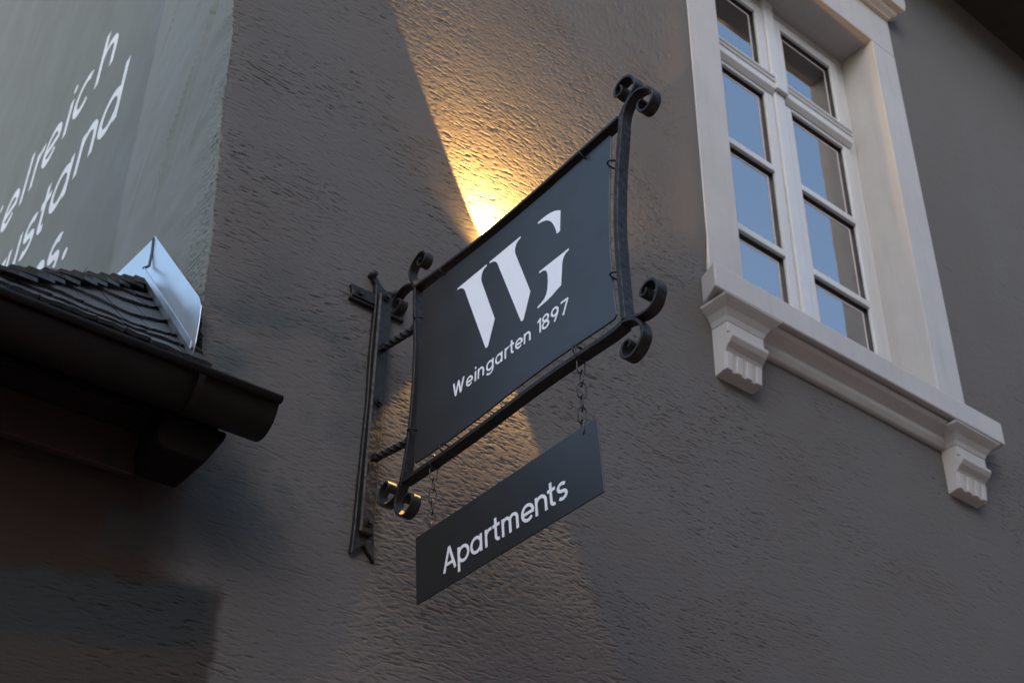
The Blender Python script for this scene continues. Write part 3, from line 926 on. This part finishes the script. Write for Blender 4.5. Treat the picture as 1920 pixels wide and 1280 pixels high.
TX = [('W', -0.3655, 0.0265), ('e', -0.4135, 0.0245), ('i', -0.4445, 0.0245), ('n', -0.4550, 0.0245), ('g', -0.4845, 0.0255), ('a', -0.5155, 0.0245), ('r', -0.5475, 0.0245), ('t', -0.5645, 0.0245),
      ('e', -0.5825, 0.0245), ('n', -0.6105, 0.0245), ('1', -0.6530, 0.0245), ('8', -0.6680, 0.0265), ('9', -0.6960, 0.0265), ('7', -0.7265, 0.0265)]
for i, (ch, y0, s) in enumerate(TX):
    letter(ch, sp(y0, 3.0335+0.006*i/13), s, 0.0255, 0.19, M['letter'], panel)
# wire loops that tie the panel to the frame
for y_, z_, d in ((-0.308, 3.413, 0), (-0.806, 3.404, 0), (-0.2125, 3.33, 1), (-0.2175, 3.021, 1), (-0.889, 3.040, 1), (-0.892, 3.315, 1), (-0.345, 2.917, 0), (-0.775, 2.932, 0)):
    P = []
    for k in range(20):
        w = 2*math.pi*k/20
        a, b = 0.0165*math.cos(w), 0.0125*math.sin(w)
        P.append((XS+a, y_+(b if d else 0.003*math.sin(w)), z_+(0.003*math.sin(w) if d else b)))
    obj('wire_loop', *tube(P, 0.0020, 6, True), M['iron'], sign, True)

# ------------------------------------------------------------------ lower board on chains
board = thing('hanging_board', 'narrow dark board reading Apartments hanging on two chains', 'sign', (0.444, -0.545, 2.585))
bc = Vector((0.4439, -0.545, 2.6753))
roll, yaw, pit = 0.046, 0.0102, -0.045
ba = Vector((math.sin(yaw)*math.cos(roll), -math.cos(yaw)*math.cos(roll), math.sin(roll)))
bn = Vector((-math.cos(yaw), -math.sin(yaw), 0))
bb = ba.cross(bn).normalized()
if bb.z < 0:
    bb = -bb
bn = ba.cross(bb).normalized()
if bn.x > 0:
    bn = -bn
bb = (math.cos(pit)*bb+math.sin(pit)*(-bn)).normalized()
bn = ba.cross(bb).normalized()
if bn.x > 0:
    bn = -bn
def bpt(a, b, t):
    return tuple(bc+ba*a+bb*b+bn*t)
bw, bh = 0.5635, 0.1515
bp_ = prism('board_panel', [(-bw/2, -bh/2), (bw/2, -bh/2), (bw/2, bh/2), (-bw/2, bh/2)], bpt, -0.0015, 0.0015, M['panel'], board, 0.0005)
AP = [('A', -0.3585), ('p', -0.4065), ('a', -0.4475), ('r', -0.4945), ('t', -0.5190), ('m', -0.5465), ('e', -0.6045), ('n', -0.6455), ('t', -0.6815), ('s', -0.7075)]
for ch, y0 in AP:
    a0 = -(y0+0.545)
    letter(ch, (lambda a0: (lambda a, b, t: bpt(a0+a, b-0.0445, 0.0016+t)))(a0), 0.0378, 0.0372, 0.18, M['letter'], bp_)

def link_mesh(L=0.0330, wd=0.0158, r=0.0016):
    P = []
    h = L/2-wd/2
    for k in range(11):
        a = math.pi*k/10
        P.append((wd/2*math.cos(a), 0, h+wd/2*math.sin(a)))
    for k in range(11):
        a = math.pi+math.pi*k/10
        P.append((wd/2*math.cos(a), 0, -h+wd/2*math.sin(a)))
    V, F = tube(P, r, 7, True)
    me = bpy.data.meshes.new('chain_link')
    me.from_pydata(V, [], F)
    me.polygons.foreach_set('use_smooth', [True]*len(F))
    me.materials.append(M['chain'])
    return me
LM = link_mesh()
def chain(y, ztop, zbot, label):
    c = thing('chain', label, 'chain', (XS, y, ztop), 'chains holding the Apartments board')
    hookP = [(XS+0.0155*math.cos(a), y+0.002*math.sin(a), ztop+0.010+0.0165*math.sin(a)) for a in [2*math.pi*k/18 for k in range(18)]]
    obj('hook_ring', *tube(hookP, 0.0022, 7, True), M['chain'], c, True)
    n = 6
    pitch = (ztop-0.004-zbot)/n
    for i in range(n):
        o = bpy.data.objects.new('link', LM)
        COL.objects.link(o)
        o.parent = c
        o.location = (random.uniform(-.0006, .0006), random.uniform(-.0006, .0006), -0.004-pitch*(i+0.5))
        o.rotation_euler = (R(random.uniform(-4, 4)), R(random.uniform(-3, 3)), R(62 if i % 2 else -28)+R(random.uniform(-9, 9)))
    return c
chain(-0.304, 2.893, 2.727, 'short steel chain at wall end of dark board, under iron frame corner')
chain(-0.781, 2.913, 2.748, 'short steel chain at outer end of dark board, away from wall')

# ------------------------------------------------------------------ wall lamp behind the sign
LX, LY, LZ = 0.772, -0.040, 3.755
lamp = thing('wall_lamp', 'small up and down wall lamp glowing warm behind the hanging sign', 'lamp', (LX, 0, LZ))
box('lamp_back_plate', (LX-0.04, LX+0.04, -0.012, 0.004, LZ-0.06, LZ+0.06), M['lamp'], lamp, 0.002)
obj('lamp_housing', *merge([bxd(LX-0.036, LX-0.033, -0.075, -0.012, LZ-0.055, LZ+0.055), bxd(LX+0.033, LX+0.036, -0.075, -0.012, LZ-0.055, LZ+0.055),
                            bxd(LX-0.033, LX+0.033, -0.075, -0.072, LZ-0.055, LZ+0.055), bxd(LX-0.033, LX+0.033, -0.072, -0.012, LZ-0.02, LZ+0.02)]), M['lamp'], lamp)
for s in (1, -1):
    obj('lamp_lens', *cyl((LX, -0.042, LZ+s*0.0205), (0, 0, s), 0.022, 0.006, 20), M['lens'], lamp)
def spot(name, loc, half, tilt, power, blend, radius=0.006, down=False):
    L = bpy.data.lights.new(name, 'SPOT')
    L.energy = power
    L.color = (1.0, 0.53, 0.135)
    L.spot_size = R(half*2)
    L.spot_blend = blend
    L.shadow_soft_size = radius
    o = bpy.data.objects.new(name, L)
    COL.objects.link(o)
    d = Vector((math.sin(R(tilt)), 0.0, -math.cos(R(tilt)) if down else math.cos(R(tilt))))
    o.rotation_euler = (-d).to_track_quat('Z', 'Y').to_euler()
    o.parent = lamp
    o.location = Vector(loc)-lamp.location
    return o
spot('lamp_beam_up', (LX, -0.050, LZ+0.060), 30, 4, 66.0, 0.08)
spot('lamp_beam_wide', (LX, -0.050, LZ+0.060), 46, 20, 27.0, 0.6)
spot('lamp_beam_down', (LX, -0.050, LZ-0.060), 30, -2, 19.0, 0.25, down=True)
spot('lamp_spill_up', (LX, -0.050, LZ+0.060), 70, 6, 2.6, 1.0, 0.02)

# ------------------------------------------------------------------ neighbouring lean-to
annex = thing('annex', 'low dark annex with hipped slate roof and gutter against the side wall', 'annex', (-1.2, 0, 0))
rows = zs[(zs >= 2.25-1e-9) & (zs <= 3.0)]
tt = np.linspace(0, 1, 190)[None, :]
Zw = np.repeat(rows[:, None], 190, 1)
Xw = -0.75+(corner_x(Zw)+0.75)*tt
Yw = -relief(Xw, Zw)
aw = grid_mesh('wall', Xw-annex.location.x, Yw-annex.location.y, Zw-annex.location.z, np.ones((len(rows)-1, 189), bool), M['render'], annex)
box('wall_base', (-3.0, 0.06, -0.020, 0.3, 0.0, 2.3), M['brown'], annex, 0)
box('wall_side', (-3.0, -0.7505, -0.020, 3.0, 2.3, 3.0), M['brown'], annex, 0)
# roof deck under the slates
apex = (0.0, 0.464, 3.600)
deck = obj('roof_deck', [(-0.005, 0.455, 3.585), (0.02, -0.11, 3.020), (-0.52, -0.11, 3.020), (-0.52, 3.0, 3.060), (-0.005, 3.0, 3.585),
                         (-0.005, 0.455, 3.560), (0.02, -0.11, 2.995), (-0.52, -0.11, 2.995), (-0.52, 3.0, 3.035), (-0.005, 3.0, 3.560)],
           [(0, 1, 2), (0, 2, 3, 4), (5, 7, 6), (5, 9, 8, 7), (1, 6, 7, 2), (2, 7, 8, 3), (3, 8, 9, 4), (0, 4, 9, 5), (0, 5, 6, 1)], M['slate'], annex)
ROWS = [[(-0.06, 0.395), (-0.03, 0.400), (0.0, 0.415)],
        [(-0.130, 0.312), (-0.068, 0.303), (0.0, 0.336)],
        [(-0.215, 0.235), (-0.107, 0.206), (0.0, 0.275)],
        [(-0.290, 0.135), (-0.161, 0.095), (-0.088, 0.110), (0.0, 0.183)],
        [(-0.380, 0.040), (-0.205, 0.017), (-0.113, 0.017), (0.0, 0.082)],
        [(-0.440, -0.018), (-0.240, -0.032), (-0.136, -0.024), (0.0, 0.000)],
        [(-0.520, -0.082), (-0.294, -0.060), (-0.196, -0.061), (0.025, -0.076)]]
CC = 3.153
def rowy(i, x):
    P = resample([(p[0], p[1]) for p in ROWS[i]], 0.004)
    return float(np.interp(x, P[:, 0], P[:, 1]))
for i in range(len(ROWS)-1):
    xl = ROWS[i+1][0][0]
    x = xl+random.uniform(-0.03, 0.0)
    while x < -0.004:
        wdt = random.uniform(0.055, 0.085)
        xa, xb = max(x, xl), min(x+wdt, 0.012)
        if xb-xa < 0.012:
            x += wdt
            continue
        n = 4
        V = []
        jit = random.uniform(-0.004, 0.004)
        for lay in (0, 1):
            for k in range(n+1):
                xx = xa+0.0015+(xb-xa-0.003)*k/n
                yl = rowy(i+1, xx)-0.006+jit
                yh = rowy(i, max(xx, ROWS[i][0][0]))+0.02
                lift_lo, lift_hi = (0.013, 0.003) if lay == 0 else (0.004, -0.006)
                c_ = 0.4*0.004*math.sin(k*1.7+x*60)
                V.append((xx, yl-lift_lo*0.7, yl+CC+lift_lo*0.7+c_))
                V.append((xx, yh-lift_hi*0.7, yh+CC+lift_hi*0.7))
        F = []
        m = 2*(n+1)
        for k in range(n):
            a = 2*k
            F += [(a, a+2, a+3, a+1), (m+a, m+a+1, m+a+3, m+a+2), (a, m+a, m+a+2, a+2), (a+1, a+3, m+a+3, m+a+1)]
        F += [(0, 1, m+1, m), (2*n, m+2*n, m+2*n+1, 2*n+1)]
        obj('slate', V, F, M['slate'], annex)
        x += wdt
# hip: overlapping cut slates, one on the other
for k in range(11):
    t = 0.00+k*0.095
    cx_, cy_ = -0.012-0.435*t, 0.455-0.492*t
    cz_ = CC+cy_+0.024
    d = Vector((-0.435, -0.492, -0.492)).normalized()
    s = Vector((0.72, -0.69, 0)).normalized()
    nn = Vector((-0.35, -0.35, 0.87)).normalized()
    c = Vector((cx_, cy_, cz_))
    L, hw, tt = random.uniform(0.070, 0.085), random.uniform(0.040, 0.052), 0.009
    tilt = nn*0.012
    V = []
    for lay in (0.0, -tt):
        for a, b in ((-0.5, -1), (-0.5, 1), (0.5, 1.0), (0.62, 0.0), (0.5, -1.0)):
            q = c+d*(L*a)+s*(hw*b)+nn*(lay-0.018*abs(b))+tilt*(a+0.5)
            V.append(tuple(q))
    F = [(0, 1, 2, 3, 4), (9, 8, 7, 6, 5)]+[(j, (j+1) % 5, 5+(j+1) % 5, 5+j) for j in range(5)]
    obj('hip_slate', V, F, M['slate'], annex)
# bright zinc flashing against the side wall
fl = prism('flashing', [(0.412, 3.754), (0.20, 3.522), (0.00, 3.303), (-0.026, 3.262), (-0.030, 3.215), (-0.030, 3.160), (-0.022, 3.130), (-0.006, 3.112), (0.20, 3.345), (0.385, 3.56)],
           lambda a, b, t: (-0.014-t, a, b), 0.0, 0.002, M['zinc'], annex, 0.0005)
prism('flashing_upstand', [(0.420, 3.752), (0.78, 3.815), (0.78, 3.57), (0.44, 3.56), (0.395, 3.60)], lambda a, b, t: (-0.013-t, a, b), 0.0, 0.002, M['zinc'], fl, 0.0005)
obj('flashing_lip', *merge([([(-0.052, 0.330, 3.556), (-0.052, -0.098, 3.092), (-0.052, -0.098, 3.112), (-0.052, 0.330, 3.576), (-0.048, 0.330, 3.556), (-0.048, -0.098, 3.092), (-0.048, -0.098, 3.112), (-0.048, 0.330, 3.576)],
     [(0, 1, 2, 3), (4, 5, 6, 7), (0, 1, 5, 4), (2, 3, 7, 6), (1, 2, 6, 5), (0, 3, 7, 4)]),
    ([(-0.048, 0.330, 3.552), (-0.048, -0.098, 3.090), (-0.016, -0.040, 3.085), (-0.016, 0.370, 3.540), (-0.048, 0.330, 3.549), (-0.048, -0.098, 3.087), (-0.016, -0.040, 3.082), (-0.016, 0.370, 3.537)],
     [(0, 1, 2, 3), (4, 5, 6, 7), (0, 1, 5, 4), (1, 2, 6, 5), (2, 3, 7, 6), (3, 0, 4, 7)])]), M['zinc'], fl)
obj('flashing_seam', *tube([(-0.0175, 0.414, 3.744), (-0.0180, 0.402, 3.69), (-0.024, 0.382, 3.628), (-0.050, 0.338, 3.580)], 0.0036, 6), M['gasket'], fl, True)
# drip edge and half-round gutter
obj('drip_edge', [(-0.9, -0.062, 3.080), (0.030, -0.070, 3.074), (0.030, -0.185, 2.957), (-0.9, -0.185, 2.957), (-0.9, -0.062, 3.077), (0.030, -0.070, 3.071), (0.030, -0.185, 2.954), (-0.9, -0.185, 2.954)],
    [(0, 1, 2, 3), (4, 5, 6, 7), (0, 1, 5, 4), (1, 2, 6, 5), (2, 3, 7, 6), (3, 0, 4, 7)], M['zincdull'], annex)
GX0, GX1, GY, GZ, GR = -1.3, 0.092, -0.200, 2.934, 0.060
V, F = [], []
ng = 18
for xx in (GX0, GX1):
    for rr in (GR, GR-0.0025):
        for k in range(ng+1):
            a = math.pi+math.pi*k/ng
            V.append((xx, GY+rr*math.cos(a), GZ+rr*math.sin(a)))
m = ng+1
for k in range(ng):
    F += [(k, k+1, 2*m+k+1, 2*m+k), (m+k, 3*m+k, 3*m+k+1, m+k+1), (k, m+k, m+k+1, k+1), (2*m+k, 2*m+k+1, 3*m+k+1, 3*m+k)]
F += [(0, 2*m, 3*m, m), (ng, m+ng, 3*m+ng, 2*m+ng)]
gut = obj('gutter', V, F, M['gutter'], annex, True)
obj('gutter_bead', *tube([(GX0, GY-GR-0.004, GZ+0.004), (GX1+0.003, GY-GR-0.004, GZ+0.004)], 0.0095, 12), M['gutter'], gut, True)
# closed end cap
V = [(GX1+0.001, GY+GR*math.cos(math.pi+math.pi*k/ng), GZ+GR*math.sin(math.pi+math.pi*k/ng)) for k in range(ng+1)]
V += [(GX1-0.001, v[1], v[2]) for v in V]
obj('gutter_end_cap', V, [tuple(range(ng+1)), tuple(range(2*ng+1, ng, -1))]+[(k, k+1, ng+2+k, ng+1+k) for k in range(ng)], M['gutter'], gut)
for xx in (-0.62, -0.075):
    P = [(xx, GY+(GR+0.003)*math.cos(math.pi+math.pi*k/14), GZ+(GR+0.003)*math.sin(math.pi+math.pi*k/14)) for k in range(15)]
    V, F = [], []
    for p in P:
        d = Vector((0, p[1]-GY, p[2]-GZ)).normalized()*0.0022
        V += [(xx-0.007, p[1], p[2]), (xx+0.007, p[1], p[2]), (xx+0.007, p[1]+d.y, p[2]+d.z), (xx-0.007, p[1]+d.y, p[2]+d.z)]
    for k in range(14):
        for q in range(4):
            F.append((k*4+q, k*4+(q+1) % 4, k*4+4+(q+1) % 4, k*4+4+q))
    obj('gutter_bracket', V, F, M['gutter'], gut)
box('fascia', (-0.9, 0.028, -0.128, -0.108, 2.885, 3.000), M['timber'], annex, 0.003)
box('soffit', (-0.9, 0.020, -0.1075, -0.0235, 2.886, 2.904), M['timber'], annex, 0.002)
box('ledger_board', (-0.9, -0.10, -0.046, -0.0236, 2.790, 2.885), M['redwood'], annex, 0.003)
prism('beam_end', [(-0.105, 2.884), (0.034, 2.884), (0.030, 2.866), (-0.004, 2.800), (-0.085, 2.800), (-0.105, 2.815)], lambda a, b, t: (a, t, b), -0.165, -0.026, M['timber'], annex, 0.004)

# ------------------------------------------------------------------ render settings
SC.render.engine = 'CYCLES'
SC.cycles.max_bounces = 8
SC.cycles.use_denoising = True
